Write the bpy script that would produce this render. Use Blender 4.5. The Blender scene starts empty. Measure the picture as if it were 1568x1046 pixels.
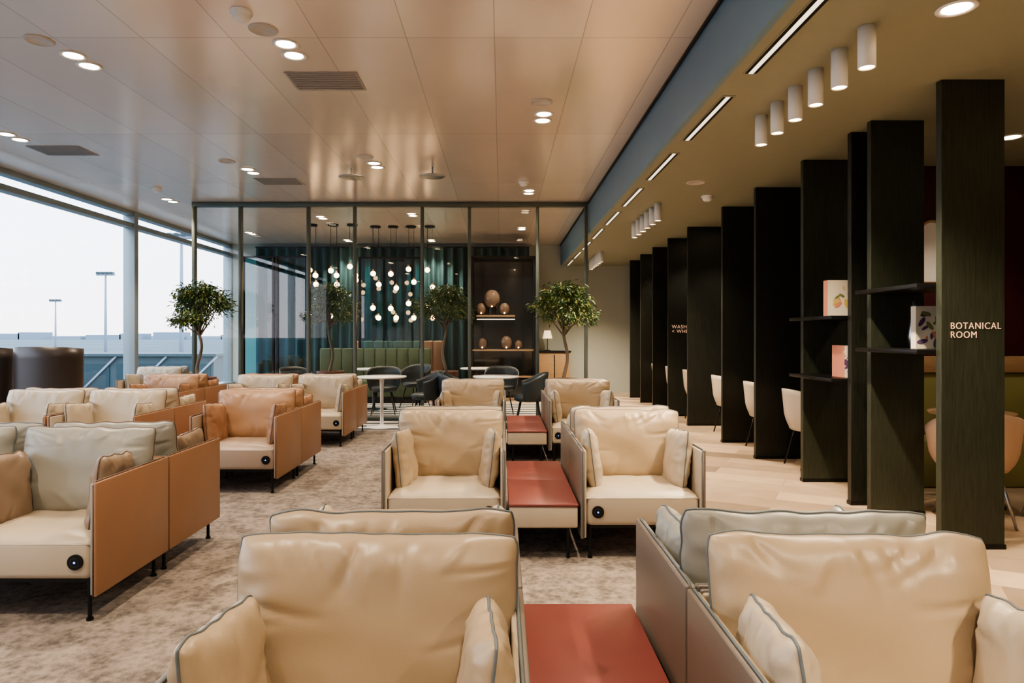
import bpy, bmesh, math, random
from mathutils import Vector, Matrix, noise
random.seed(7)
S = bpy.context.scene
PI = math.pi

# ------------------------------------------------------------ materials
MATS = {}
def pmat(name, col, rough=0.5, metal=0.0, spec=0.5, noise_amt=0.0, nscale=8.0, bump=0.0, bscale=60.0, emis=None, estr=0.0, coat=0.0, stretch=None):
    if name in MATS: return MATS[name]
    m = bpy.data.materials.new(name); m.use_nodes = True
    nt = m.node_tree; b = nt.nodes['Principled BSDF']
    b.inputs['Base Color'].default_value = (*col, 1)
    b.inputs['Roughness'].default_value = rough
    b.inputs['Metallic'].default_value = metal
    b.inputs['Specular IOR Level'].default_value = spec
    b.inputs['Coat Weight'].default_value = coat
    if emis:
        b.inputs['Emission Color'].default_value = (*emis, 1)
        b.inputs['Emission Strength'].default_value = estr
    tc = nt.nodes.new('ShaderNodeTexCoord')
    src = tc.outputs['Object']
    if stretch:
        mp = nt.nodes.new('ShaderNodeMapping'); mp.inputs['Scale'].default_value = stretch
        nt.links.new(src, mp.inputs['Vector']); src = mp.outputs['Vector']
    n = nt.nodes.new('ShaderNodeTexNoise'); n.inputs['Scale'].default_value = nscale
    n.inputs['Detail'].default_value = 5
    nt.links.new(src, n.inputs['Vector'])
    mx = nt.nodes.new('ShaderNodeMix'); mx.data_type = 'RGBA'
    k = max(noise_amt, 0.03)
    mx.inputs[6].default_value = (*[c*(1-k) for c in col], 1)
    mx.inputs[7].default_value = (*[min(1, c*(1+k)) for c in col], 1)
    nt.links.new(n.outputs['Fac'], mx.inputs[0])
    nt.links.new(mx.outputs[2], b.inputs['Base Color'])
    if bump > 0:
        n2 = nt.nodes.new('ShaderNodeTexNoise'); n2.inputs['Scale'].default_value = bscale
        nt.links.new(src, n2.inputs['Vector'])
        bp = nt.nodes.new('ShaderNodeBump'); bp.inputs['Strength'].default_value = bump; bp.inputs['Distance'].default_value = 0.004
        nt.links.new(n2.outputs['Fac'], bp.inputs['Height']); nt.links.new(bp.outputs['Normal'], b.inputs['Normal'])
    MATS[name] = m
    return m

def emat(name, col, st):
    m = bpy.data.materials.new(name); m.use_nodes = True
    nt = m.node_tree; b = nt.nodes['Principled BSDF']
    b.inputs['Base Color'].default_value = (*col, 1)
    b.inputs['Emission Color'].default_value = (*col, 1)
    b.inputs['Emission Strength'].default_value = st
    return m

def glassmat(name, tint=(0.97, 0.98, 0.98), r0=0.03):
    m = bpy.data.materials.new(name); m.use_nodes = True
    nt = m.node_tree; nt.nodes.clear()
    out = nt.nodes.new('ShaderNodeOutputMaterial')
    tr = nt.nodes.new('ShaderNodeBsdfTransparent'); tr.inputs['Color'].default_value = (*tint, 1)
    gl = nt.nodes.new('ShaderNodeBsdfGlossy'); gl.inputs['Roughness'].default_value = 0.0
    lw = nt.nodes.new('ShaderNodeLayerWeight'); lw.inputs['Blend'].default_value = 0.5
    pw = nt.nodes.new('ShaderNodeMath'); pw.operation = 'POWER'; pw.inputs[1].default_value = 5
    ma = nt.nodes.new('ShaderNodeMath'); ma.operation = 'MULTIPLY_ADD'; ma.inputs[1].default_value = 0.9; ma.inputs[2].default_value = r0
    nt.links.new(lw.outputs['Facing'], pw.inputs[0]); nt.links.new(pw.outputs[0], ma.inputs[0])
    mx = nt.nodes.new('ShaderNodeMixShader')
    nt.links.new(ma.outputs[0], mx.inputs[0]); nt.links.new(tr.outputs[0], mx.inputs[1]); nt.links.new(gl.outputs[0], mx.inputs[2])
    nt.links.new(mx.outputs[0], out.inputs['Surface'])
    return m

LEATHER = dict(rough=0.38, spec=0.5, bump=0.10, bscale=260, nscale=5, noise_amt=0.06)
m_cream = pmat('leather_cream', (0.40, 0.305, 0.20), **LEATHER)
m_creamlt = pmat('leather_ivory', (0.46, 0.385, 0.285), **LEATHER)
m_grey = pmat('leather_greige', (0.29, 0.285, 0.25), **LEATHER)
m_tan = pmat('leather_tan', (0.31, 0.165, 0.092), **LEATHER)
m_tancush = pmat('leather_apricot', (0.38, 0.225, 0.13), **LEATHER)
m_camel = pmat('leather_camel', (0.25, 0.18, 0.125), **LEATHER)
m_blush = pmat('leather_blush', (0.38, 0.285, 0.215), **LEATHER)
m_taupe = pmat('leather_taupe', (0.175, 0.145, 0.12), **LEATHER)
m_pipe = pmat('piping_grey', (0.12, 0.14, 0.15), 0.6)
m_pipet = pmat('piping_brown', (0.14, 0.085, 0.055), 0.6)
m_brownlea = pmat('leather_dark_brown', (0.05, 0.038, 0.034), **LEATHER)
m_black = pmat('black_metal', (0.015, 0.015, 0.016), 0.35, 0.6)
m_red = pmat('table_top_red', (0.19, 0.050, 0.043), 0.36, noise_amt=0.05)
m_blue = pmat('bulkhead_blue', (0.16, 0.27, 0.36), 0.5)
m_soffit = pmat('soffit_olive', (0.29, 0.295, 0.225), 0.6, noise_amt=0.04)
m_frame = pmat('partition_frame_bronze_green', (0.12, 0.14, 0.125), 0.4, 0.5)
m_alu = pmat('window_frame_grey', (0.30, 0.36, 0.39), 0.45, 0.3)
m_fin = pmat('stained_oak_black', (0.014, 0.015, 0.011), 0.42, noise_amt=0.7, nscale=6, bump=0.35, bscale=14, stretch=(14, 14, 1.0), spec=0.4)
m_fin_lit = pmat('stained_oak_lit', (0.028, 0.032, 0.021), 0.42, noise_amt=0.6, nscale=6, bump=0.35, bscale=14, stretch=(14, 14, 1.0), spec=0.4)  # lit copy of the black oak: light on the fins put into the colour
m_white = pmat('white_paint', (0.85, 0.84, 0.82), 0.4)
m_whitelam = pmat('white_laminate', (0.78, 0.76, 0.72), 0.25)
m_wallg = pmat('wall_sage', (0.42, 0.45, 0.41), 0.7)
m_wallw = pmat('wall_light', (0.6, 0.58, 0.53), 0.7)
m_dark = pmat('wall_near_black', (0.010, 0.010, 0.011), 0.55)
m_burg = pmat('wall_burgundy', (0.045, 0.006, 0.009), 0.5)
m_olive = pmat('olive_fabric', (0.25, 0.235, 0.09), 0.8, bump=0.3, bscale=200)
m_oak = pmat('oak', (0.38, 0.24, 0.13), 0.45, noise_amt=0.25, nscale=5, stretch=(1, 10, 10))
m_green = pmat('green_velvet', (0.045, 0.068, 0.032), 0.7, bump=0.2, bscale=150)
m_curt = pmat('curtain_teal', (0.020, 0.062, 0.070), 0.75, noise_amt=0.2, nscale=3)
m_leaf = pmat('leaf_green', (0.05, 0.105, 0.028), 0.4, noise_amt=0.5, nscale=9)
m_leaf2 = pmat('leaf_yellowgreen', (0.18, 0.21, 0.055), 0.4, noise_amt=0.4, nscale=9)
m_bark = pmat('bark', (0.16, 0.12, 0.085), 0.8, bump=0.5, bscale=60)
m_pot = pmat('pot_leather_brown', (0.12, 0.05, 0.034), 0.5)
m_soil = pmat('soil', (0.03, 0.02, 0.015), 0.9)
m_dchair = pmat('chair_dark_teal', (0.02, 0.03, 0.035), 0.45)
m_pink = pmat('chair_apricot', (0.55, 0.37, 0.25), 0.5)
m_vent = pmat('vent_grey', (0.36, 0.34, 0.32), 0.5, 0.2)
m_spk = pmat('speaker_white', (0.55, 0.52, 0.49), 0.5)
m_steel = pmat('steel', (0.4, 0.4, 0.4), 0.3, 0.9)
m_led = emat('led_warm', (1.0, 0.76, 0.45), 24)
m_slotled = emat('led_slot', (1.0, 0.88, 0.68), 1.0)
m_globe = emat('globe_glow', (1.0, 0.64, 0.33), 8)
m_bluled = emat('socket_led', (0.1, 0.3, 1.0), 2)
m_glass = glassmat('clear_glass')
m_pglass = glassmat('partition_glass', (0.96, 0.98, 0.975), 0.035)
m_paper = pmat('paper', (0.70, 0.64, 0.52), 0.7)
m_coral = pmat('book_coral', (0.62, 0.25, 0.16), 0.5)
m_sign = emat('sign_letters', (0.85, 0.55, 0.38), 0.25)
m_amber = pmat('amber_glass', (0.16, 0.11, 0.08), 0.1)
m_tealg = glassmat('teal_glass', (0.16, 0.55, 0.64), 0.12)
m_darkg = pmat('smoked_glass', (0.012, 0.014, 0.016), 0.08, spec=0.8)

def ceiling_mat():
    m = bpy.data.materials.new('ceiling_metal_panels'); m.use_nodes = True
    nt = m.node_tree; b = nt.nodes['Principled BSDF']
    tc = nt.nodes.new('ShaderNodeTexCoord')
    mp = nt.nodes.new('ShaderNodeMapping'); mp.inputs['Rotation'].default_value = (0, 0, PI/2)
    mp.inputs['Location'].default_value = (0.2, 0.05, 0)
    nt.links.new(tc.outputs['Object'], mp.inputs['Vector'])
    br = nt.nodes.new('ShaderNodeTexBrick')
    br.inputs['Scale'].default_value = 1.0
    br.inputs['Brick Width'].default_value = 2.3; br.inputs['Row Height'].default_value = 0.62
    br.inputs['Mortar Size'].default_value = 0.004; br.inputs['Mortar Smooth'].default_value = 0.2
    br.offset = 0.0
    br.inputs['Color1'].default_value = (0.86, 0.755, 0.67, 1); br.inputs['Color2'].default_value = (0.78, 0.685, 0.61, 1)
    br.inputs['Mortar'].default_value = (0.55, 0.49, 0.44, 1)
    nt.links.new(mp.outputs[0], br.inputs['Vector'])
    nt.links.new(br.outputs['Color'], b.inputs['Base Color'])
    b.inputs['Roughness'].default_value = 0.2; b.inputs['Metallic'].default_value = 0.3
    bp = nt.nodes.new('ShaderNodeBump'); bp.inputs['Strength'].default_value = 0.4; bp.inputs['Distance'].default_value = 0.004; bp.invert = True
    n = nt.nodes.new('ShaderNodeTexNoise'); n.inputs['Scale'].default_value = 1.3
    nt.links.new(tc.outputs['Object'], n.inputs['Vector'])
    ad = nt.nodes.new('ShaderNodeMath'); ad.operation = 'MULTIPLY_ADD'; ad.inputs[1].default_value = 4.0
    nt.links.new(n.outputs['Fac'], ad.inputs[0]); nt.links.new(br.outputs['Fac'], ad.inputs[2])
    nt.links.new(ad.outputs[0], bp.inputs['Height']); nt.links.new(bp.outputs[0], b.inputs['Normal'])
    return m

def carpet_mat():
    m = bpy.data.materials.new('carpet_beige'); m.use_nodes = True
    nt = m.node_tree; b = nt.nodes['Principled BSDF']
    tc = nt.nodes.new('ShaderNodeTexCoord')
    n1 = nt.nodes.new('ShaderNodeTexNoise'); n1.inputs['Scale'].default_value = 5.0; n1.inputs['Detail'].default_value = 10; n1.inputs['Roughness'].default_value = 0.85
    n2 = nt.nodes.new('ShaderNodeTexVoronoi'); n2.inputs['Scale'].default_value = 26
    nt.links.new(tc.outputs['Object'], n1.inputs['Vector']); nt.links.new(tc.outputs['Object'], n2.inputs['Vector'])
    r = nt.nodes.new('ShaderNodeValToRGB')
    r.color_ramp.elements[0].position = 0.46; r.color_ramp.elements[0].color = (0.095, 0.078, 0.065, 1)
    r.color_ramp.elements[1].position = 0.66; r.color_ramp.elements[1].color = (0.29, 0.24, 0.198, 1)
    ad = nt.nodes.new('ShaderNodeMath'); ad.operation = 'MULTIPLY_ADD'; ad.inputs[1].default_value = 0.14
    nt.links.new(n2.outputs['Distance'], ad.inputs[0]); nt.links.new(n1.outputs['Fac'], ad.inputs[2])
    nt.links.new(ad.outputs[0], r.inputs[0]); nt.links.new(r.outputs[0], b.inputs['Base Color'])
    b.inputs['Roughness'].default_value = 0.95
    n3 = nt.nodes.new('ShaderNodeTexNoise'); n3.inputs['Scale'].default_value = 180
    nt.links.new(tc.outputs['Object'], n3.inputs['Vector'])
    bp = nt.nodes.new('ShaderNodeBump'); bp.inputs['Strength'].default_value = 0.5; bp.inputs['Distance'].default_value = 0.005
    nt.links.new(n3.outputs['Fac'], bp.inputs['Height']); nt.links.new(bp.outputs[0], b.inputs['Normal'])
    return m

def wood_floor_mat():
    m = bpy.data.materials.new('floor_pale_oak'); m.use_nodes = True
    nt = m.node_tree; b = nt.nodes['Principled BSDF']
    tc = nt.nodes.new('ShaderNodeTexCoord')
    mp = nt.nodes.new('ShaderNodeMapping'); mp.inputs['Rotation'].default_value = (0, 0, math.radians(28))
    nt.links.new(tc.outputs['Object'], mp.inputs['Vector'])
    br = nt.nodes.new('ShaderNodeTexBrick'); br.inputs['Scale'].default_value = 1
    br.inputs['Brick Width'].default_value = 1.3; br.inputs['Row Height'].default_value = 0.3; br.inputs['Mortar Size'].default_value = 0.002
    br.inputs['Color1'].default_value = (0.68, 0.51, 0.35, 1); br.inputs['Color2'].default_value = (0.27, 0.20, 0.14, 1)
    br.inputs['Mortar'].default_value = (0.3, 0.2, 0.13, 1)
    nt.links.new(mp.outputs[0], br.inputs['Vector'])
    n = nt.nodes.new('ShaderNodeTexNoise'); n.inputs['Scale'].default_value = 6
    nt.links.new(mp.outputs[0], n.inputs['Vector'])
    mx = nt.nodes.new('ShaderNodeMix'); mx.data_type = 'RGBA'; mx.blend_type = 'SOFT_LIGHT'; mx.inputs[0].default_value = 0.3
    nt.links.new(br.outputs['Color'], mx.inputs[6]); nt.links.new(n.outputs['Fac'], mx.inputs[7])
    nt.links.new(mx.outputs[2], b.inputs['Base Color'])
    b.inputs['Roughness'].default_value = 0.35
    return m

def stripe_mat():
    m = bpy.data.materials.new('striped_weave'); m.use_nodes = True
    nt = m.node_tree; b = nt.nodes['Principled BSDF']
    tc = nt.nodes.new('ShaderNodeTexCoord')
    w = nt.nodes.new('ShaderNodeTexWave'); w.bands_direction = 'Y'; w.inputs['Scale'].default_value = 1.0
    nt.links.new(tc.outputs['Object'], w.inputs['Vector'])
    r = nt.nodes.new('ShaderNodeValToRGB'); r.color_ramp.interpolation = 'CONSTANT'
    r.color_ramp.elements[0].color = (0.03, 0.03, 0.035, 1); r.color_ramp.elements[1].position = 0.45; r.color_ramp.elements[1].color = (0.65, 0.60, 0.53, 1)
    nt.links.new(w.outputs['Fac'], r.inputs[0]); nt.links.new(r.outputs[0], b.inputs['Base Color'])
    b.inputs['Roughness'].default_value = 0.7
    return m

# ------------------------------------------------------------ mesh kit
class B:
    def __init__(s, mats): s.bm = bmesh.new(); s.mats = mats
    def mi(s, m):
        if m not in s.mats: s.mats.append(m)
        return s.mats.index(m)
    def absorb(s, t, m, smooth=False, M=None):
        if M is not None: bmesh.ops.transform(t, matrix=M, verts=t.verts)
        i = s.mi(m)
        for f in t.faces:
            f.material_index = i; f.smooth = smooth
        me = bpy.data.meshes.new('tmp'); t.to_mesh(me); t.free(); s.bm.from_mesh(me); bpy.data.meshes.remove(me)
    def box(s, x0, x1, y0, y1, z0, z1, m, bev=0, seg=2, smooth=None, M=None):
        t = bmesh.new(); bmesh.ops.create_cube(t, size=1)
        for v in t.verts:
            v.co = Vector(((x0+x1)/2+v.co.x*(x1-x0), (y0+y1)/2+v.co.y*(y1-y0), (z0+z1)/2+v.co.z*(z1-z0)))
        if bev > 0: bmesh.ops.bevel(t, geom=t.edges[:], offset=bev, segments=seg, affect='EDGES', profile=0.5)
        s.absorb(t, m, (bev > 0) if smooth is None else smooth, M)
    def quad(s, pts, m):
        t = bmesh.new(); t.faces.new([t.verts.new(p) for p in pts]); s.absorb(t, m)
    def cyl(s, x, y, z0, z1, r, m, r2=None, n=20, M=None, smooth=True):
        t = bmesh.new()
        bmesh.ops.create_cone(t, cap_ends=True, segments=n, radius1=r, radius2=r if r2 is None else r2, depth=z1-z0,
                              matrix=Matrix.Translation((x, y, (z0+z1)/2)))
        s.absorb(t, m, False, M)
    def lathe(s, x, y, prof, m, n=24):
        t = bmesh.new(); rings = []
        for r, z in prof:
            rings.append([t.verts.new((x+r*math.cos(2*PI*i/n), y+r*math.sin(2*PI*i/n), z)) for i in range(n)])
        for a, b in zip(rings, rings[1:]):
            for i in range(n): t.faces.new((a[i], a[(i+1) % n], b[(i+1) % n], b[i]))
        s.absorb(t, m, True)
    def sphere(s, x, y, z, r, m, n=12, sc=(1, 1, 1)):
        t = bmesh.new(); bmesh.ops.create_uvsphere(t, u_segments=n, v_segments=max(6, n//2+2), radius=r)
        for v in t.verts: v.co = Vector((x+v.co.x*sc[0], y+v.co.y*sc[1], z+v.co.z*sc[2]))
        s.absorb(t, m, True)
    def tube(s, pts, r, m, n=8, closed=False, M=None):
        pts = [Vector(p) for p in pts]; t = bmesh.new(); rings = []; N = len(pts)
        for i, p in enumerate(pts):
            if closed: d = pts[(i+1) % N]-pts[i-1]
            else: d = pts[min(i+1, N-1)]-pts[max(i-1, 0)]
            d.normalize()
            up = Vector((0, 0, 1)) if abs(d.z) < 0.9 else Vector((0, 1, 0))
            a = d.cross(up).normalized(); c = d.cross(a).normalized()
            rr = r[i] if isinstance(r, (list, tuple)) else r
            rings.append([t.verts.new(p+a*rr*math.cos(2*PI*k/n)+c*rr*math.sin(2*PI*k/n)) for k in range(n)])
        pr = list(zip(rings, rings[1:]))
        if closed: pr.append((rings[-1], rings[0]))
        for a, b in pr:
            for k in range(n): t.faces.new((a[k], a[(k+1) % n], b[(k+1) % n], b[k]))
        if not closed:
            t.faces.new(rings[0][::-1]); t.faces.new(rings[-1])
        s.absorb(t, m, True, M)
    def cushion(s, w, h, th, M, m, mp, seed, N=64, pipe=0.0036):
        t = bmesh.new()
        rc = random.Random(int(seed*100))
        cr = []
        for _ in range(26):
            e = rc.random()
            if e < 0.5: p = (rc.uniform(-.97, .97), 1.0); d = (rc.uniform(-.5, .5)-p[0]*0.5, -1)
            elif e < 0.65: p = (rc.uniform(-.9, .9), -1.0); d = (rc.uniform(-.5, .5), 1)
            else:
                sx = rc.choice((-1, 1)); p = (sx, rc.uniform(-.6, 1.0)); d = (-sx, rc.uniform(-.8, .1))
            l = math.hypot(*d); cr.append((p, (d[0]/l, d[1]/l), rc.uniform(0.2, 0.8), rc.uniform(0.018, 0.045), rc.choice((-1, -1, 1))*rc.uniform(0.5, 1.1), rc.choice((1, -1))))
        def P(u, v, sd):
            cu = abs(u); cv = abs(v)
            x = w/2*u*(1-0.025*(1-v*v)*cu)
            z = h/2*v*(1-0.035*(1-u*u)*cv)
            k = (cu**9)*(cv**9)*0.035; x *= (1-k); z *= (1-k)
            e = ((1-cu**4.2)*(1-cv**4.2))
            e = max(e, 0)**0.5
            y = sd*th/2*e
            d = min(1-cu, 1-cv)
            s1 = (u*9 if (1-cv) < (1-cu) else v*9)
            ph = 3*noise.noise(Vector((u*2, v*2, seed)))
            amp = 0.4+0.9*max(0, noise.noise(Vector((u*2.5+9, v*2.5, seed*2+sd))))
            fold = math.sin(s1*2.1+seed+ph)*math.exp(-d*5.0)*min(1, d*14)*amp
            big = noise.noise(Vector((u*1.6+seed*3, v*1.6, sd*2)))
            diag = math.sin((u*v)*11+seed*2+sd+ph)*math.exp(-((1-cu)+(1-cv))*1.9)
            c = 0
            for (p, dd, L, wd, a, side) in cr:
                du = u-p[0]; dv = v-p[1]; al = du*dd[0]+dv*dd[1]; pe = du*-dd[1]+dv*dd[0]+0.22*al*al*side
                if 0 <= al < L: 
                    q = al/L; ww = wd*(0.7+0.9*q)
                    c += a*math.exp(-(pe/ww)**2)*(1-q)**0.7*min(1, al*12)
            y += sd*e*(0.008*fold+0.014*big+0.012*diag+0.0125*c)
            x += 0.005*noise.noise(Vector((v*4, seed, 1)))*cu**6
            z += 0.010*noise.noise(Vector((u*3.5, seed, 5)))*cv**6
            return Vector((x, y, z))
        g = {}
        for sd in (1, -1):
            for i in range(N+1):
                for j in range(N+1):
                    if sd == -1 and (i in (0, N) or j in (0, N)): g[sd, i, j] = g[1, i, j]; continue
                    uu = -math.cos(PI*i/N); vv = -math.cos(PI*j/N)
                    uu = 0.5*uu+0.5*(2*i/N-1); vv = 0.5*vv+0.5*(2*j/N-1)
                    g[sd, i, j] = t.verts.new(P(uu, vv, sd))
            for i in range(N):
                for j in range(N):
                    q = [g[sd, i, j], g[sd, i+1, j], g[sd, i+1, j+1], g[sd, i, j+1]]
                    if sd == 1: q = q[::-1]
                    t.faces.new(q)
        loop = [g[1, i, 0].co.copy() for i in range(N)]+[g[1, N, j].co.copy() for j in range(N)] + \
               [g[1, N-i, N].co.copy() for i in range(N)]+[g[1, 0, N-j].co.copy() for j in range(N)]
        s.absorb(t, m, True, M)
        s.tube(loop, pipe, mp, 6, True, M)
    def bucket(s, r, zb, zback, zarm, m, open_ang=70, thick=0.02, flare=1.15, sy=1.0, n=28, k=8):
        t = bmesh.new(); a0 = math.radians(90-(180-open_ang)); a1 = math.radians(90+(180-open_ang))
        rows = {}
        for side, off in ((0, 0), (1, -thick)):
            for i in range(n+1):
                a = a0+(a1-a0)*i/n
                f = abs(2*i/n-1)
                top = zarm+(zback-zarm)*(0.5+0.5*math.cos(PI*min(1, f**1.6)))
                for j in range(k+1):
                    q = j/k
                    rr = (r*(0.80+0.20*min(1, q*3)**0.6))*(1+(flare-1)*q)+off
                    z = zb+(top-zb)*q
                    rows[side, i, j] = t.verts.new((rr*math.cos(a), rr*math.sin(a)*sy, z))
            for i in range(n):
                for j in range(k):
                    q = [rows[side, i, j], rows[side, i+1, j], rows[side, i+1, j+1], rows[side, i, j+1]]
                    if side: q = q[::-1]
                    t.faces.new(q)
        for i in range(n): t.faces.new((rows[0, i, k], rows[0, i+1, k], rows[1, i+1, k], rows[1, i, k]))
        for i in (0, n):
            for j in range(k):
                q = (rows[0, i, j], rows[0, i, j+1], rows[1, i, j+1], rows[1, i, j])
                t.faces.new(q if i == 0 else q[::-1])
        s.absorb(t, m, True)
    def mesh(s, name):
        me = bpy.data.meshes.new(name); s.bm.normal_update(); s.bm.to_mesh(me); s.bm.free()
        for m in s.mats: me.materials.append(m)
        return me
    def obj(s, name, loc=(0, 0, 0), rz=0):
        return place(s.mesh(name), name, loc, rz)

def place(me, name, loc=(0, 0, 0), rz=0):
    o = bpy.data.objects.new(name, me); S.collection.objects.link(o)
    o.location = loc; o.rotation_euler = (0, 0, rz)
    return o
def slab(name, x0, x1, y0, y1, z0, z1, m, bev=0):
    b = B([]); b.box(x0, x1, y0, y1, z0, z1, m, bev); return b.obj(name)

# ------------------------------------------------------------ room shell
CX = 1.376; ZC = 3.44; ZS = 2.96; WX = -6.3; YB = 15.9; YF = -3.5; RX = 5.6
slab('floor', WX-0.2, RX+0.1, YF-0.1, YB+0.1, -0.12, 0.0, wood_floor_mat())
slab('carpet', WX+0.17, 1.42, YF+0.02, 9.6, 0.0, 0.008, carpet_mat())
slab('striped_rug', -2.9, 1.5, 9.62, 13.4, 0.0, 0.008, stripe_mat())
slab('ceiling', WX-0.1, CX, YF-0.1, YB+0.1, ZC, ZC+0.12, ceiling_mat())
slab('ceiling_soffit', CX+0.04, RX+0.1, YF-0.1, YB+0.1, ZS, ZS+0.6, m_soffit)
slab('trim_bulkhead', CX, CX+0.04, YF-0.1, YB+0.1, ZS, ZC+0.12, m_blue)
slab('trim_shadow_gap', CX-0.025, CX-0.002, YF, YB, ZC-0.02, ZC-0.001, m_dark)
slab('wall_back', WX-0.1, RX+0.1, YB, YB+0.12, 0, ZC+0.1, m_wallg)
slab('wall_front', WX-0.1, RX+0.1, YF-0.12, YF, 0, ZC+0.1, m_wallw)
slab('wall_right', RX, RX+0.1, YF, YB, 0, ZS+0.1, m_dark)
slab('wall_booth', 3.85, 3.93, 6.72, YB-0.02, 0.0, ZS-0.001, m_dark)
b = B([]); b.box(3.22, RX, 6.5, 6.6, 0.0, ZS-0.001, m_burg); b.obj('wall_burgundy')

b = B([])
ys = [-0.6, 3.5, 7.55, 11.6, 15.75]
for y in [YF+0.05]+ys:
    b.box(WX-0.10, WX+0.10, y-0.06, y+0.06, 0.25, ZC-0.001, m_alu, 0.008)
b.box(WX-0.08, WX+0.08, YF, YB-0.01, 3.16, 3.24, m_alu, 0.008)
b.box(WX-0.08, WX+0.08, YF, YB-0.01, ZC-0.07, ZC-0.001, m_alu, 0.008)
b.box(WX-0.12, WX+0.16, YF, YB-0.01, 0.0, 0.28, m_alu, 0.01)
b.obj('window_frame')
b = B([]); b.quad([(WX, YF+0.05, 0.28), (WX, YB-0.02, 0.28), (WX, YB-0.02, ZC-0.07), (WX, YF+0.05, ZC-0.07)], m_glass); b.obj('window_1')

# ------------------------------------------------------------ partition
PY = 10.76
px = [-4.84, -4.11, -3.04, -2.31, -1.25, -0.505, 0.566, 1.33]
b = B([])
for x in px: b.box(x-0.024, x+0.024, PY-0.045, PY+0.045, 0.0, ZC-0.002, m_frame, 0.004)
b.box(px[0]-0.024, px[-1]+0.024, PY-0.05, PY+0.05, ZC-0.075, ZC-0.003, m_frame, 0.004)
b.box(px[0], px[-1], PY-0.035, PY+0.035, 0.009, 0.06, m_frame, 0.004)
for a, c in zip(px, px[1:]):
    b.quad([(a+0.024, PY, 0.06), (c-0.024, PY, 0.06), (c-0.024, PY, ZC-0.075), (a+0.024, PY, ZC-0.075)], m_pglass)
b.obj('glass_partition')

# ------------------------------------------------------------ seating
def chair_mesh(cush, seat, inner, outer, sidec, seed, socket=1, pipe=m_pipe):
    b = B([])
    W = 0.745/2; D = 0.345
    for sx in (-1, 1):
        xo = sx*W; xm = sx*(W-0.016); xi = sx*(W-0.034)
        b.box(min(xo, xm), max(xo, xm), -D, D, 0.125, 0.655, outer, 0.006)
        b.box(min(xi, xm), max(xi, xm), -D+0.006, D-0.01, 0.13, 0.65, inner, 0.006)
        b.tube([(xm, -D+0.001, 0.13), (xm, -D+0.001, 0.64), (xm, -D+0.008, 0.653), (xm, -D+0.02, 0.657), (xm, D-0.02, 0.657), (xm, D, 0.645), (xm, D, 0.2)], 0.004, pipe, 6)
    b.box(-W+0.034, W-0.034, D-0.04, D-0.018, 0.2, 0.652, inner, 0.008)
    b.box(-W+0.034, W-0.034, D-0.019, D, 0.2, 0.655, outer, 0.006)
    b.box(-W+0.034, W-0.034, -D+0.012, D-0.04, 0.20, 0.385, seat, 0.03, 4)
    t = bmesh.new(); n = 24; x0, x1, y0, y1 = -W+0.036, W-0.036, -D+0.012, D-0.05; g = []
    for i in range(n+1):
        row = []
        for j in range(n+1):
            u = 2*i/n-1; v = 2*j/n-1
            e = max(0, (1-abs(u)**6)*(1-abs(v)**6))**0.5
            z = 0.365+0.05*e+(0.010*noise.noise(Vector((u*2, v*2, seed)))+0.005*noise.noise(Vector((u*6, v*3, seed))))*e
            yy = (y0+y1)/2+v*(y1-y0)/2
            row.append(t.verts.new(((x0+x1)/2+u*(x1-x0)/2, yy, z)))
        g.append(row)
    for i in range(n):
        for j in range(n): t.faces.new((g[i][j], g[i+1][j], g[i+1][j+1], g[i][j+1]))
    b.absorb(t, seat, True)
    R = Matrix.Translation((socket*0.27, -D+0.012, 0.285)) @ Matrix.Rotation(PI/2, 4, 'X')
    b.cyl(0, 0, -0.004, 0.010, 0.036, m_black, n=24, M=R)
    b.cyl(0, 0, 0.010, 0.012, 0.022, m_dchair, n=24, M=R)
    b.cyl(0, 0, 0.012, 0.013, 0.019, m_black, n=24, M=R)
    b.cyl(0, 0, 0.013, 0.0138, 0.005, m_bluled, n=12, M=R)
    for x in (-W+0.06, W-0.06):
        b.box(x-0.012, x+0.012, -D+0.05, D-0.05, 0.178, 0.20, m_black)
        for y in (-D+0.05, D-0.05):
            b.cyl(x, y, 0.012, 0.2, 0.010, m_black, n=12)
            b.cyl(x, y, 0.0, 0.012, 0.016, m_black, n=12)
    for y in (-D+0.05, D-0.05): b.box(-W+0.06, W-0.06, y-0.01, y+0.01, 0.182, 0.2, m_black)
    M = Matrix.Translation((0.0, 0.195, 0.605)) @ Matrix.Rotation(math.radians(-11), 4, 'X') @ Matrix.Rotation(math.radians(0.8*math.sin(seed*7)), 4, 'Y')
    b.cushion(0.715, 0.475, 0.165, M, cush, pipe, seed)
    for sx in (-1, 1):
        M = Matrix.Translation((sx*(W-0.10), -0.055, 0.555)) @ Matrix.Rotation(math.radians(90+sx*4), 4, 'Z') @ Matrix.Rotation(math.radians(-sx*-7), 4, 'X') @ Matrix.Rotation(math.radians(4), 4, 'Y')
        b.cushion(0.33, 0.37, 0.11, M, sidec, pipe, seed+sx*1.7, N=36)
    return b.mesh('lounge_chair')

mesh_c1 = chair_mesh(m_cream, m_creamlt, m_creamlt, m_taupe, m_cream, 1.3, 1)
mesh_c2 = chair_mesh(m_cream, m_creamlt, m_creamlt, m_taupe, m_creamlt, 2.1, -1)
mesh_g1 = chair_mesh(m_grey, m_creamlt, m_grey, m_tan, m_camel, 3.7, 1, m_pipet)
mesh_g2 = chair_mesh(m_grey, m_creamlt, m_grey, m_taupe, m_grey, 4.4, -1)
mesh_t1 = chair_mesh(m_tancush, m_blush, m_blush, m_tan, m_tan, 5.9, 1, m_pipet)
mesh_w1 = chair_mesh(m_creamlt, m_creamlt, m_creamlt, m_tan, m_creamlt, 6.6, 1, m_pipet)

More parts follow.
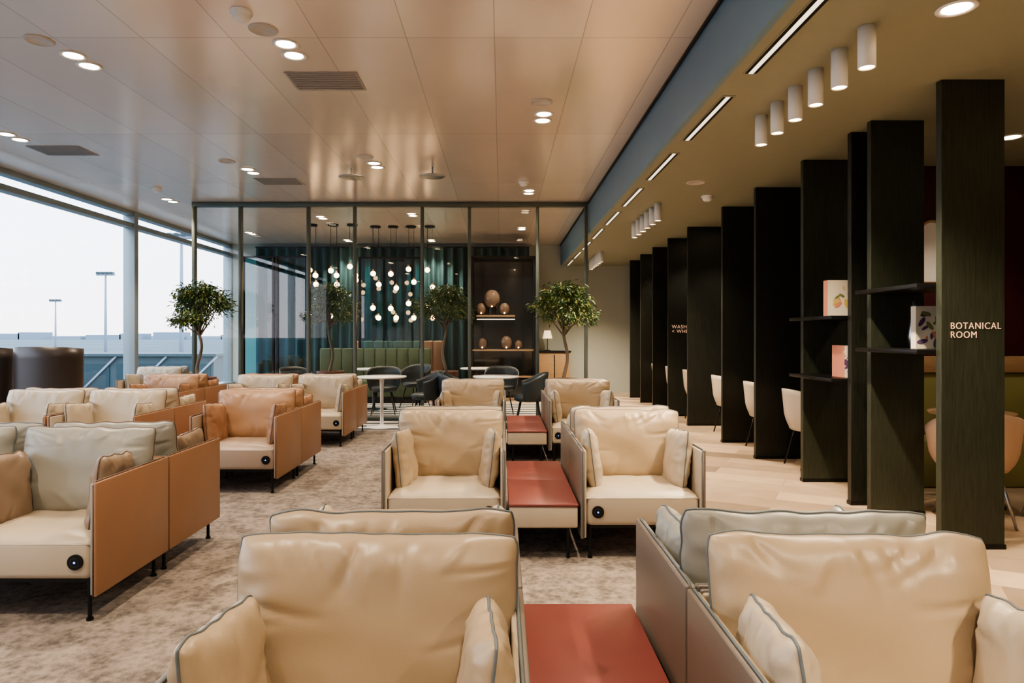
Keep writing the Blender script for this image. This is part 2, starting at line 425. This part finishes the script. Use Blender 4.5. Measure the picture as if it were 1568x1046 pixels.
def table_mesh():
    b = B([])
    b.box(-0.205, 0.205, -0.345, 0.345, 0.19, 0.318, m_creamlt, 0.012, 3)
    b.box(-0.208, 0.208, -0.348, 0.348, 0.318, 0.334, m_red, 0.003)
    for x in (-0.15, 0.15):
        for y in (-0.3, 0.3):
            b.cyl(x, y, 0.0, 0.19, 0.010, m_black, n=12)
    b.box(-0.16, 0.16, -0.31, 0.31, 0.178, 0.192, m_black)
    return b.mesh('side_table')
mesh_tab = table_mesh()
CZ = 0.0085
def pair(xc, yj, mf, mb):
    if mf: place(mf, 'lounge_chair', (xc, yj-0.352, CZ), 0)
    if mb: place(mb, 'lounge_chair', (xc, yj+0.352, CZ), PI)
def tabs(xc, yj):
    place(mesh_tab, 'side_table', (xc, yj-0.352, CZ)); place(mesh_tab, 'side_table', (xc, yj+0.352, CZ), PI)
for yj, dx, ms in ((1.86, 0.03, (mesh_c1, mesh_c2, mesh_c2, mesh_g2)), (4.76, 0.0, (mesh_c1, mesh_c1, mesh_c2, mesh_c2)), (7.85, 0.02, (mesh_c1, mesh_c2, mesh_c2, mesh_c1))):
    pair(-0.345+dx, yj, ms[0], ms[1]); tabs(0.25+dx, yj); pair(0.845+dx, yj, ms[2], ms[3])
pair(-2.25, 3.86, mesh_g1, mesh_g1); pair(-3.01, 3.86, mesh_g2, mesh_g2)
pair(-2.26, 6.45, mesh_t1, mesh_t1); tabs(-2.86, 6.45); pair(-3.46, 6.45, mesh_w1, mesh_w1); pair(-4.22, 6.45, mesh_w1, mesh_w1)
pair(-2.25, 8.86, mesh_w1, mesh_w1); pair(-3.02, 8.86, mesh_w1, mesh_t1); tabs(-3.62, 8.86); pair(-4.22, 8.86, mesh_t1, mesh_t1)
pair(-5.45, 11.0, mesh_w1, mesh_g1)

b = B([])
b.bucket(0.34, 0.22, 1.215, 1.19, m_brownlea, open_ang=75, thick=0.04, flare=1.03, sy=0.8)
b.box(-0.26, 0.26, -0.26, 0.18, 0.22, 0.42, m_brownlea, 0.05, 4)
b.cyl(0, 0, 0.02, 0.24, 0.03, m_black); b.cyl(0, 0, 0, 0.02, 0.24, m_black, n=28)
mesh_hb = b.mesh('high_back_armchair')
place(mesh_hb, 'high_back_armchair', (-5.0, 7.55, CZ), PI)
place(mesh_hb, 'high_back_armchair', (-5.78, 7.55, CZ), PI)

# ------------------------------------------------------------ fins
b_list = [4.3, 5.12, 5.41, 6.27, 7.44, 8.56, 10.15, 11.35, 12.5, 13.6, 14.7]
for i, y in enumerate(b_list):
    w = 0.40 if i < 3 else (0.44 if i == 3 else 0.62)
    b = B([]); b.box(2.77, 2.77+w, y, y+0.055, 0.0, ZS-0.001, m_fin_lit if i in (0, 1, 3) else m_fin, 0.002, 1, smooth=False)
    b.box(2.765, 2.77+w+0.005, y-0.006, y+0.061, 0.0, 0.03, m_black)
    b.obj('fin_panel')
def shelf(x0, x1, y0, y1, z):
    slab('display_shelf', x0, x1, y0, y1, z-0.028, z, m_black, 0.002)
shelf(2.64, 3.12, 5.467, 6.268, 1.505); shelf(2.64, 3.12, 5.467, 6.268, 1.0)
shelf(2.65, 3.12, 4.357, 5.118, 1.68); shelf(2.65, 3.12, 4.357, 5.118, 1.255)
def book(x, y, z, w, h, t, mc, pic=None):
    b = B([])
    b.box(-w/2, w/2, 0, t, 0, h, m_paper); b.box(-w/2-0.002, w/2+0.003, -0.004, 0, -0.0, h+0.003, m_paper)
    b.box(-w/2-0.002, w/2+0.003, t, t+0.004, 0, h+0.003, mc); b.box(-w/2-0.005, -w/2-0.002, -0.004, t+0.004, 0, h+0.003, mc)
    if pic:
        r = random.Random(int(h*1000)+len(pic))
        for k in range(13):
            R = Matrix.Translation((r.uniform(-w*.35, w*.35), -0.0045, r.uniform(h*.12, h*.88))) @ Matrix.Rotation(PI/2, 4, 'X') @ Matrix.Rotation(r.uniform(0, 3), 4, 'Z') @ Matrix.Diagonal((1, 0.4, 1, 1))
            b.cyl(0, 0, 0, 0.001+0.0001*k, r.uniform(0.018, 0.04), pic[k % len(pic)], M=R)
    b.obj('book', (x, y, z))
ml1 = pmat('print_olive', (0.2, 0.22, 0.08)); ml2 = pmat('print_yellow', (0.6, 0.45, 0.12)); ml3 = pmat('print_purple', (0.12, 0.07, 0.15)); ml4 = pmat('print_ochre', (0.55, 0.46, 0.25))
book(2.80, 5.6, 1.5055, 0.25, 0.29, 0.06, m_coral, [ml4, ml1, ml2, m_coral])
book(2.84, 5.6, 1.0005, 0.05, 0.26, 0.2, m_coral, [ml3, m_paper]); book(2.90, 5.58, 1.0005, 0.05, 0.25, 0.2, m_paper, [m_coral])
book(2.95, 4.7, 1.2555, 0.19, 0.29, 0.05, m_paper, [ml3, ml1, ml3, m_coral, ml3])
b = B([]); b.lathe(0, 0, [(0, 0), (0.035, 0), (0.045, 0.08), (0.03, 0.18), (0.014, 0.26), (0.016, 0.34), (0.012, 0.34), (0.01, 0.26)], m_steel); b.obj('glass_vase', (2.995, 4.95, 1.2555))

def text(s, x, y, z, size, sx=1.0):
    c = bpy.data.curves.new('sign_text', 'FONT'); c.body = s; c.size = size; c.extrude = 0.001; c.space_character = 1.15; c.space_line = 0.95
    c.materials.append(m_sign)
    o = bpy.data.objects.new('sign_lettering', c); S.collection.objects.link(o); o.location = (x, y, z); o.rotation_euler = (PI/2, 0, 0); o.scale = (sx, 1, 1)
text('BOTANICAL\nROOM', 2.825, 4.297, 1.388, 0.059, 0.88)
text('WASHROOMS\n< WHISKY BAR', 2.83, 11.347, 1.46, 0.08)

b = B([])
b.box(3.45, RX-0.02, 6.02, 6.49, 0.0, 0.42, m_olive, 0.02); b.box(3.45, RX-0.02, 6.36, 6.495, 0.42, 1.0, m_olive, 0.03)
b.box(3.40, RX-0.02, 6.34, 6.498, 1.0, 1.15, m_oak, 0.004)
b.obj('banquette_bench')
b = B([])
pts = [(-0.13, 0, 0)]+[(-0.13*math.cos(PI*i/12), 0, 0.45+0.13*math.sin(PI*i/12)) for i in range(13)]+[(0.13, 0, 0)]
b.tube(pts, 0.012, m_oak, closed=True)
t = bmesh.new(); t.faces.new([t.verts.new(p) for p in pts[1:]+[pts[0]]][::-1]); b.absorb(t, m_whitelam)
b.obj('arched_mirror', (4.09, 6.48, 1.85))

def round_table(name, x, y, z0, r, mt, ml, h=0.74):
    b = B([]); b.lathe(0, 0, [(0.0, h-0.025), (r-0.012, h-0.025), (r, h-0.012), (r-0.002, h), (0, h)], mt, 40)
    b.lathe(0, 0, [(0.035, h-0.025), (0.025, 0.5), (0.025, 0.05), (0.05, 0.02), (0.22, 0.012), (0.23, 0)], ml, 28)
    b.obj(name, (x, y, z0))
round_table('bistro_table', 3.75, 5.45, 0.0, 0.3, m_oak, m_black)

def shell_chair_mesh(mc, ml, thick=0.018):
    b = B([])
    b.bucket(0.26, 0.38, 0.80, 0.66, mc, open_ang=68, thick=thick, flare=1.16, sy=0.95)
    b.lathe(0, 0, [(0.0, 0.375), (0.17, 0.375), (0.215, 0.39), (0.232, 0.45), (0.20, 0.47), (0.0, 0.475)], mc, 28)
    for sx in (-1, 1):
        for sy in (-1, 1):
            b.tube([(sx*0.12, sy*0.12, 0.38), (sx*0.2, sy*0.2, 0.0)], [0.012, 0.009], ml)
    return b.mesh('shell_chair')
mesh_sw = shell_chair_mesh(m_creamlt, m_black, 0.045)
mesh_sp = shell_chair_mesh(m_pink, m_steel, 0.03)
mesh_sd = shell_chair_mesh(m_dchair, m_black)
place(mesh_sp, 'shell_chair', (3.42, 4.95, 0), PI*0.9)
place(mesh_sp, 'shell_chair', (4.12, 4.95, 0), PI*1.1)
for y in (6.97, 8.1, 9.35, 10.85, 12.0, 13.1, 14.2, 15.2):
    place(mesh_sw, 'shell_chair', (3.17, y, 0), PI*0.5)

# ------------------------------------------------------------ cafe area
DZ = 0.009
round_table('cafe_table', -1.75, 9.98, DZ, 0.36, m_whitelam, m_whitelam)
round_table('cafe_table', -0.08, 10.0, DZ, 0.34, m_whitelam, m_black)
round_table('cafe_table', -3.55, 10.2, 0, 0.36, m_whitelam, m_black)
for x, y, r in ((-1.12, 10.2, -PI/2+0.3), (-0.66, 10.05, PI/2), (0.40, 9.95, -PI/2), (-2.0, 11.6, 0.1), (0.0, 11.7, 0.0), (-3.5, 11.7, 0.8), (-1.6, 12.6, -0.5)):
    place(mesh_sd, 'dining_chair', (x, y, DZ if x > -2.7 else 0), r)
round_table('cafe_table', -2.3, 12.3, DZ, 0.36, m_whitelam, m_black)
round_table('cafe_table', -0.4, 12.5, DZ, 0.36, m_whitelam, m_black)

def tree(x, y, z0, seed, H0=0.78, zc=1.76, ra=0.46, rz=0.40, pot_r=0.23, nl=3600):
    R = random.Random(seed); b = B([])
    b.lathe(0, 0, [(0, 0.0), (pot_r*0.82, 0.0), (pot_r*0.92, 0.02), (pot_r, H0*0.5), (pot_r, H0-0.02), (pot_r, H0), (pot_r-0.02, H0), (pot_r-0.03, H0-0.05)], m_pot, 32)
    b.cyl(0, 0, H0-0.08, H0-0.05, pot_r-0.025, m_soil, n=28)
    top = Vector((R.uniform(-.03, .03), 0, zc-0.30))
    trunk = []
    for i in range(13):
        f = i/12; trunk.append((0.03*math.sin(f*7+seed)+top.x*f, 0.03*math.cos(f*6+seed), (H0-0.06)*(1-f)+top.z*f))
    b.tube(trunk, [0.028-0.008*i/12 for i in range(13)], m_bark)
    tips = []
    for k in range(20):
        a = k*2.4+R.uniform(-.4, .4); el = R.uniform(-0.05, 1.35); rr = R.uniform(0.65, 1.0)
        st = Vector(trunk[-1-(k % 3)])
        tip = Vector((ra*rr*math.cos(a)*math.cos(el), ra*rr*math.sin(a)*math.cos(el), zc+rz*0.78*(math.sin(el)*1.5-0.62)))
        mid = st.lerp(tip, 0.5)+Vector((R.uniform(-.04, .04), R.uniform(-.04, .04), 0.02))
        b.tube([st, mid, tip], [0.013, 0.008, 0.003], m_bark, 6); tips += [tip, mid.lerp(tip, .6), tip]
    for k in range(5):
        a = R.uniform(0, 6.3); tips.append(Vector((ra*0.5*math.cos(a), ra*0.5*math.sin(a), zc+R.uniform(-.2, .2))))
    ts = [bmesh.new(), bmesh.new()]
    for k in range(nl):
        c = R.choice(tips)
        p = c+Vector((R.gauss(0, 0.065), R.gauss(0, 0.065), R.gauss(0, 0.05)))
        q = p-Vector((0, 0, zc))
        d = (q.x/ra)**2+(q.y/ra)**2+(q.z/rz)**2
        if d > 1.35: continue
        L = R.uniform(0.05, 0.09); Wd = L*0.36
        dirv = Vector((q.x+R.gauss(0, .2), q.y+R.gauss(0, .2), R.gauss(-0.12, .2))).normalized()
        sd = dirv.cross(Vector((R.gauss(0, .3), R.gauss(0, .3), 1))).normalized(); up = sd.cross(dirv)
        t = ts[0 if R.random() < 0.65 else 1]
        v = [t.verts.new(p), t.verts.new(p+dirv*L*.45+sd*Wd*.5+up*.006), t.verts.new(p+dirv*L-up*.012), t.verts.new(p+dirv*L*.45-sd*Wd*.5+up*.006)]
        t.faces.new(v)
    b.absorb(ts[0], m_leaf); b.absorb(ts[1], m_leaf2)
    b.obj('potted_ficus_tree', (x, y, z0))
tree(-4.4, 9.95, 0.0, 3, H0=0.74)
tree(-2.86, 11.42, DZ, 5, H0=0.74, zc=1.84)
tree(-0.95, 11.42, DZ, 8, H0=0.74, zc=1.84)
tree(0.94, 10.02, DZ, 11, H0=0.70)

# ------------------------------------------------------------ back room
def curtain(x0, x1, y, z0, z1):
    t = bmesh.new(); n = int((x1-x0)/0.022); pv = None; b = B([])
    for i in range(n+1):
        x = x0+(x1-x0)*i/n
        yy = y+0.07*math.sin(x*2*PI/0.21+0.9*math.sin(x*3.1))
        a = t.verts.new((x, yy, z0)); c = t.verts.new((x, yy, z1))
        if pv: t.faces.new((pv[0], a, c, pv[1]))
        pv = (a, c)
    b.absorb(t, m_curt, True)
    b.box(x0, x1, y-0.03, y+0.03, z1, z1+0.03, m_black)
    b.obj('curtain')
curtain(-5.6, 0.63, 15.55, 0.01, 3.33)
slab('wall_partition_back', -6.2, 0.7, 15.72, 15.8, 0.0, ZC-0.002, m_wallg)
def screen(x0, x1, y, z1, m):
    b = B([])
    b.quad([(x0, y+0.015, 0.03), (x1, y+0.015, 0.03), (x1, y+0.015, z1-0.03), (x0, y+0.015, z1-0.03)], m)
    for x in (x0, x1): b.box(x-0.025, x+0.025, y-0.02, y+0.05, 0, z1, m_black, 0.003)
    b.box(x0, x1, y-0.02, y+0.05, z1-0.04, z1, m_black); b.box(x0, x1, y-0.02, y+0.05, 0, 0.04, m_black)
    b.obj('glass_screen')
screen(-5.3, -4.68, 14.0, 2.97, m_tealg); screen(-4.6, -4.0, 14.0, 2.97, m_tealg)
screen(-2.95, -1.68, 14.2, 2.97, m_tealg)
b = B([])
X0, X1, Y0 = -0.62, 0.68, 14.0
b.box(X0, X1, Y0+0.4, Y0+0.44, 0, 2.95, m_darkg)
for x in (X0, X1): b.box(x-0.02, x+0.02, Y0, Y0+0.44, 0, 2.97, m_black)
b.box(X0, X1, Y0, Y0+0.44, 2.93, 2.97, m_black)
for z in (0.04, 0.5, 1.05, 1.76): b.box(X0+0.02 if z < 1.7 else X0+0.1, X1-0.02 if z < 1.7 else X0+0.9, Y0+0.05, Y0+0.4, z-0.03, z, m_oak)
for x, z, r in ((-0.42, 1.76, 0.11), (-0.2, 1.9, 0.17), (0.06, 1.76, 0.11), (-0.4, 1.05, .1), (0.1, 1.05, .12), (0.35, 1.05, .08)):
    b.cyl(x, Y0+0.2, z-0.14 if z == 1.9 else z, z+0.02, r*0.5, m_black); b.sphere(x, Y0+0.2, z+0.01+r*1.1, r, m_amber, 16, (1, 1, 1.15)); b.sphere(x, Y0+0.09, z+0.04, 0.014, m_globe, 8)
b.box(X0+0.1, X0+0.9, Y0+0.37, Y0+0.395, 1.67, 1.69, m_slotled)
b.obj('display_cabinet')
def banq(x0, x1, y, zt, m):
    b = B([]); n = int((x1-x0)/0.22)
    for i in range(n):
        xa = x0+(x1-x0)*i/n; xb = x0+(x1-x0)*(i+1)/n
        b.box(xa, xb, y+0.42, y+0.56, 0.4, zt, m, 0.03, 3)
    b.box(x0, x1, y, y+0.5, 0.12, 0.45, m, 0.04, 3); b.box(x0+.03, x1-.03, y+.04, y+.5, 0, 0.12, m_black)
    b.obj('banquette_sofa')
banq(-3.7, -1.45, 13.45, 1.08, m_green)
banq(-3.3, -1.3, 14.75, 1.22, m_tan)
b = B([])
b.box(0.85, 1.55, 15.45, 15.85, 0.1, 0.95, m_oak, 0.01); b.box(0.83, 1.57, 15.43, 15.87, 0.95, 0.99, m_black)
for x in (0.9, 1.5):
    for y in (15.5, 15.8): b.cyl(x, y, 0, 0.1, 0.02, m_black)
b.box(1.19, 1.21, 15.44, 15.45, 0.15, 0.9, m_black); b.obj('sideboard')
b = B([]); b.box(0.95, 1.55, 15.86, 15.895, 1.75, 2.45, m_oak); b.box(0.98, 1.52, 15.85, 15.865, 1.78, 2.42, m_paper)
b.box(1.08, 1.42, 15.845, 15.852, 1.9, 2.3, ml1); b.obj('picture_frame')
b = B([]); b.lathe(0, 0, [(0.0, 0), (0.07, 0.0), (0.075, 0.01), (0.012, 0.03), (0.01, 0.3)], m_black); b.lathe(0, 0, [(0.11, 0.28), (0.07, 0.46)], emat('lamp_shade_glow', (1.0, 0.75, 0.45), 0.9)); b.obj('table_lamp', (1.05, 15.62, 0.9905))

rp = random.Random(4)
def pendant(x, y, zs, zt=ZC):
    b = B([]); b.cyl(x, y, zt-0.03, zt-0.001, 0.10, m_black, n=24)
    for k, z in enumerate(zs):
        dx = (-0.045, 0.045, -0.03, 0.05)[k]; dy = (0, 0.1, -0.1, 0.05)[k]
        b.tube([(x+dx, y+dy, zt-0.02), (x+dx, y+dy, z+0.06)], 0.0025, m_black, 5)
        b.cyl(x+dx, y+dy, z+0.05, z+0.085, 0.016, m_oak, n=10)
        b.sphere(x+dx, y+dy, z, 0.050, m_globe, 14)
    b.obj('pendant_lamp')
for x in (-3.58, -3.18, -2.82): pendant(x, 12.9, [2.60+rp.uniform(-.05, .05), 2.36+rp.uniform(-.06, .06), 1.72+rp.uniform(-.08, .08)]+[2.48])
for x in (-2.42, -2.08, -1.74, -1.38): pendant(x, 13.1, [2.56+rp.uniform(-.06, .06), 2.32+rp.uniform(-.08, .08), 1.90+rp.uniform(-.08, .08), 1.68])

# ------------------------------------------------------------ ceiling fittings
def dl_mesh():
    b = B([]); b.lathe(0, 0, [(0.060, 0.0), (0.092, 0.0), (0.094, -0.006), (0.075, -0.008), (0.066, -0.002)], m_white, 28)
    b.cyl(0, 0, -0.003, 0.0, 0.066, m_led, n=24)
    return b.mesh('downlight')
mesh_dl = dl_mesh()
def spot(x, y, z, e, ang=110, col=(1.0, 0.82, 0.62), rad=0.05):
    l = bpy.data.lights.new('spot', 'SPOT'); l.energy = e; l.spot_size = math.radians(ang); l.spot_blend = 0.6; l.color = col; l.shadow_soft_size = rad
    o = bpy.data.objects.new('downlight_beam', l); S.collection.objects.link(o); o.location = (x, y, z)
grid = [(-5.15, 0.3), (-3.2, -1.7), (-1.55, -1.9), (0.4, -0.35), (-5.15, 3.75), (-3.2, 1.75), (-1.55, 1.55), (0.4, 3.1),
        (-5.15, 7.2), (-3.2, 5.2), (-1.55, 5.0), (0.4, 6.55), (-5.15, 10.6), (-3.2, 8.7), (-1.55, 8.4), (0.4, 9.97),
        (-5.15, 14.0), (-3.2, 12.15), (-1.55, 11.85), (0.4, 13.4), (-1.55, 15.1), (-3.4, 15.1)]  # last two by the curtain are added, to brighten it
for x, y in grid:
    for d in (-0.1, 0.1): place(mesh_dl, 'downlight', (x, y+d, ZC-0.001))
    spot(x, y, ZC-0.03, 155)
b = B([]); b.lathe(0, 0, [(0.0, -0.06), (0.04, -0.06), (0.055, -0.04), (0.055, -0.02), (0.07, -0.018), (0.07, 0)], m_white); md = b.mesh('smoke_detector')
for x, y, z in ((-1.68, 4.41, ZC), (2.38, 7.9, ZS), (0.3, 9.3, ZC), (-4.9, 9.7, ZC)): place(md, 'smoke_detector', (x, y, z-0.001))
b = B([]); b.lathe(0, 0, [(0.0, -0.006), (0.075, -0.006), (0.08, -0.012), (0.095, -0.008), (0.10, 0)], m_spk); ms = b.mesh('ceiling_speaker')
for x, y, z in ((-1.63, 4.67, ZC), (-3.28, 4.84, ZC), (0.36, 6.12, ZC), (-3.3, 8.2, ZC), (-1.6, 8.0, ZC), (2.05, 7.2, ZS)): place(ms, 'ceiling_speaker', (x, y, z-0.001))
b = B([])
b.box(-0.29, 0.29, -0.2, 0.2, -0.006, 0.0, m_vent)
for i in range(9): b.box(-0.27, 0.27, -0.18+i*0.04, -0.168+i*0.04, -0.012, -0.006, m_vent)
mv = b.mesh('air_vent')
for x, y in ((-1.44, 5.62), (-4.97, 7.74), (-3.02, 9.3)): place(mv, 'air_vent', (x, y, ZC-0.001))
b = B([]); b.cyl(0, 0, -0.11, 0, 0.012, m_steel); b.lathe(0, 0, [(0, -0.125), (0.15, -0.12), (0.16, -0.112), (0.03, -0.10), (0.0, -0.10)], m_steel, 32); mdsk = b.mesh('antenna_disc')
for x, y in ((-1.88, 8.55), (-0.86, 8.5)): place(mdsk, 'antenna_disc', (x, y, ZC-0.001))
b = B([]); b.lathe(0, 0, [(0, 0), (0.044, 0), (0.044, -0.212), (0.040, -0.215), (0.037, -0.205), (0.037, -0.19)], m_white, 28)
b.cyl(0, 0, -0.200, -0.195, 0.037, m_led); mcs = b.mesh('cylinder_spotlight')
for y0 in (-1.2, 3.57, 8.35, 13.1):
    for k in range(6):
        y = y0+k*0.29; place(mcs, 'cylinder_spotlight', (1.91, y, ZS-0.0005))
        if k % 2 == 0: spot(1.91, y, ZS-0.225, 140, 120, (1.0, 0.80, 0.57), 0.035)
b = B([])
b.box(-0.045, 0.045, -0.53, 0.53, -0.004, 0.0, m_soffit)
b.box(-0.036, -0.016, -0.51, 0.51, -0.006, -0.004, m_black); b.box(0.016, 0.036, -0.51, 0.51, -0.006, -0.004, m_black)
b.box(-0.014, 0.014, -0.51, 0.51, -0.0065, -0.004, m_slotled)
msl = b.mesh('linear_slot_diffuser')
for k in range(-2, 9): place(msl, 'linear_slot_diffuser', (1.53, 3.68+1.44*k, ZS-0.0005))
for x, y in ((2.24, 3.36), (4.14, 5.55), (4.14, 3.4), (2.24, -0.5), (3.3, 9.4), (3.3, 10.8), (3.3, 13.1)):
    place(mesh_dl, 'downlight', (x, y, ZS-0.0005)); spot(x, y, ZS-0.03, 50)

# ------------------------------------------------------------ outside
GZ = -5.5
m_apron = pmat('apron_concrete', (0.065, 0.10, 0.12), 0.8, noise_amt=0.25, nscale=0.05)
m_grass = pmat('airfield_grass', (0.10, 0.135, 0.145), 0.9, noise_amt=0.2, nscale=0.02)
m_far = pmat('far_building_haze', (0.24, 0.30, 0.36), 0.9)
m_jet = pmat('jet_bridge_grey', (0.04, 0.07, 0.08), 0.6)
m_jg = pmat('jet_bridge_glass', (0.02, 0.05, 0.06), 0.2)
b = B([]); b.box(-3000, WX-1.2, -1500, 4000, GZ-0.5, GZ, m_apron)
for k in range(5): b.box(-2600, -150-k*60, 200+k*150, 290+k*150, GZ, GZ+0.02, m_grass)
b.obj('ground_apron')
b = B([])
for k in range(14):
    x = -900+k*52; b.box(x, x+34+10*(k % 3), 1050, 1080, GZ, GZ+5+2*(k % 4), m_far)
b.obj('distant_buildings')
def bridge(x0, x1, y, z0, z1):
    b = B([])
    b.box(x0, x1, y, y+2.6, z0, z1, m_jet); b.box(x0-0.2, x1+0.2, y-0.2, y+2.8, z1, z1+0.12, m_jet)
    n = int((x1-x0)/2.2)
    for i in range(n):
        xa = x0+0.2+(x1-x0)*i/n; b.box(xa, xa+(x1-x0)/n-0.35, y-0.05, y, z0+0.8, z1-0.35, m_jg)
        b.tube([(xa, y-.1, z0), (xa+(x1-x0)/n, y-.1, z1)], 0.05, m_far, 6)
    for x in (x0+1.5, (x0+x1)/2, x1-1.5): b.cyl(x, y+1.3, GZ, z0, 0.35, m_jet)
    b.obj('jet_bridge')
bridge(-30, -13.5, 32, -2.0, 0.35); bridge(-62, -22, 58, -3.2, -0.3); bridge(-26, -12, 24, -4.2, -1.7); bridge(-110, -48, 95, -4.0, -1.2)
def mast(x, y, zt):
    b = B([]); b.tube([(x, y, GZ), (x, y, zt)], [0.28, 0.12], m_far, 8)
    b.box(x-1.3, x+1.3, y-0.2, y+0.2, zt-0.15, zt+0.1, m_far)
    for i in range(4): b.box(x-1.2+i*0.65, x-0.8+i*0.65, y-0.45, y+0.3, zt+0.1, zt+0.35, m_jet)
    b.obj('floodlight_mast')
mast(-58, 100, 10.2); mast(-98, 150, 8.8); mast(-30, 64, 10.5)

# ------------------------------------------------------------ world
w = bpy.data.worlds.new('World'); S.world = w; w.use_nodes = True
nt = w.node_tree; bg = nt.nodes['Background']
tc = nt.nodes.new('ShaderNodeTexCoord'); sp = nt.nodes.new('ShaderNodeSeparateXYZ'); r = nt.nodes.new('ShaderNodeValToRGB')
nt.links.new(tc.outputs['Generated'], sp.inputs[0]); nt.links.new(sp.outputs['Z'], r.inputs[0])
e = r.color_ramp.elements; e[0].position = 0.0; e[0].color = (0.88, 0.80, 0.86, 1); e[1].position = 0.5; e[1].color = (0.62, 0.78, 1.0, 1)
k = e.new(0.10); k.color = (0.82, 0.87, 0.98, 1)
nt.links.new(r.outputs[0], bg.inputs['Color']); bg.inputs['Strength'].default_value = 3.2
l = bpy.data.lights.new('portal', 'AREA'); l.shape = 'RECTANGLE'; l.size = YB-YF; l.size_y = ZC-0.3; l.cycles.is_portal = True
o = bpy.data.objects.new('window_daylight', l); S.collection.objects.link(o); o.location = (WX-0.2, (YB+YF)/2, (ZC+0.28)/2)
o.rotation_euler = Vector((1, 0, 0)).to_track_quat('-Z', 'Z').to_euler()
d = o.rotation_euler.to_matrix() @ Vector((0, 1, 0))
if abs(d.y) > 0.5: l.size, l.size_y = l.size_y, l.size

# ------------------------------------------------------------ camera
cam = bpy.data.cameras.new('Camera'); co = bpy.data.objects.new('Camera', cam); S.collection.objects.link(co)
cam.lens = 24; cam.sensor_width = 36; co.location = (0, 0, 1.35); co.rotation_euler = (PI/2, 0, 0)
cam.shift_x = 0.0102; cam.shift_y = -0.0064; cam.clip_end = 6000
S.camera = co
S.view_settings.exposure = 0.55
try: S.view_settings.look = 'AgX - Medium High Contrast'
except Exception as ex: print(ex)
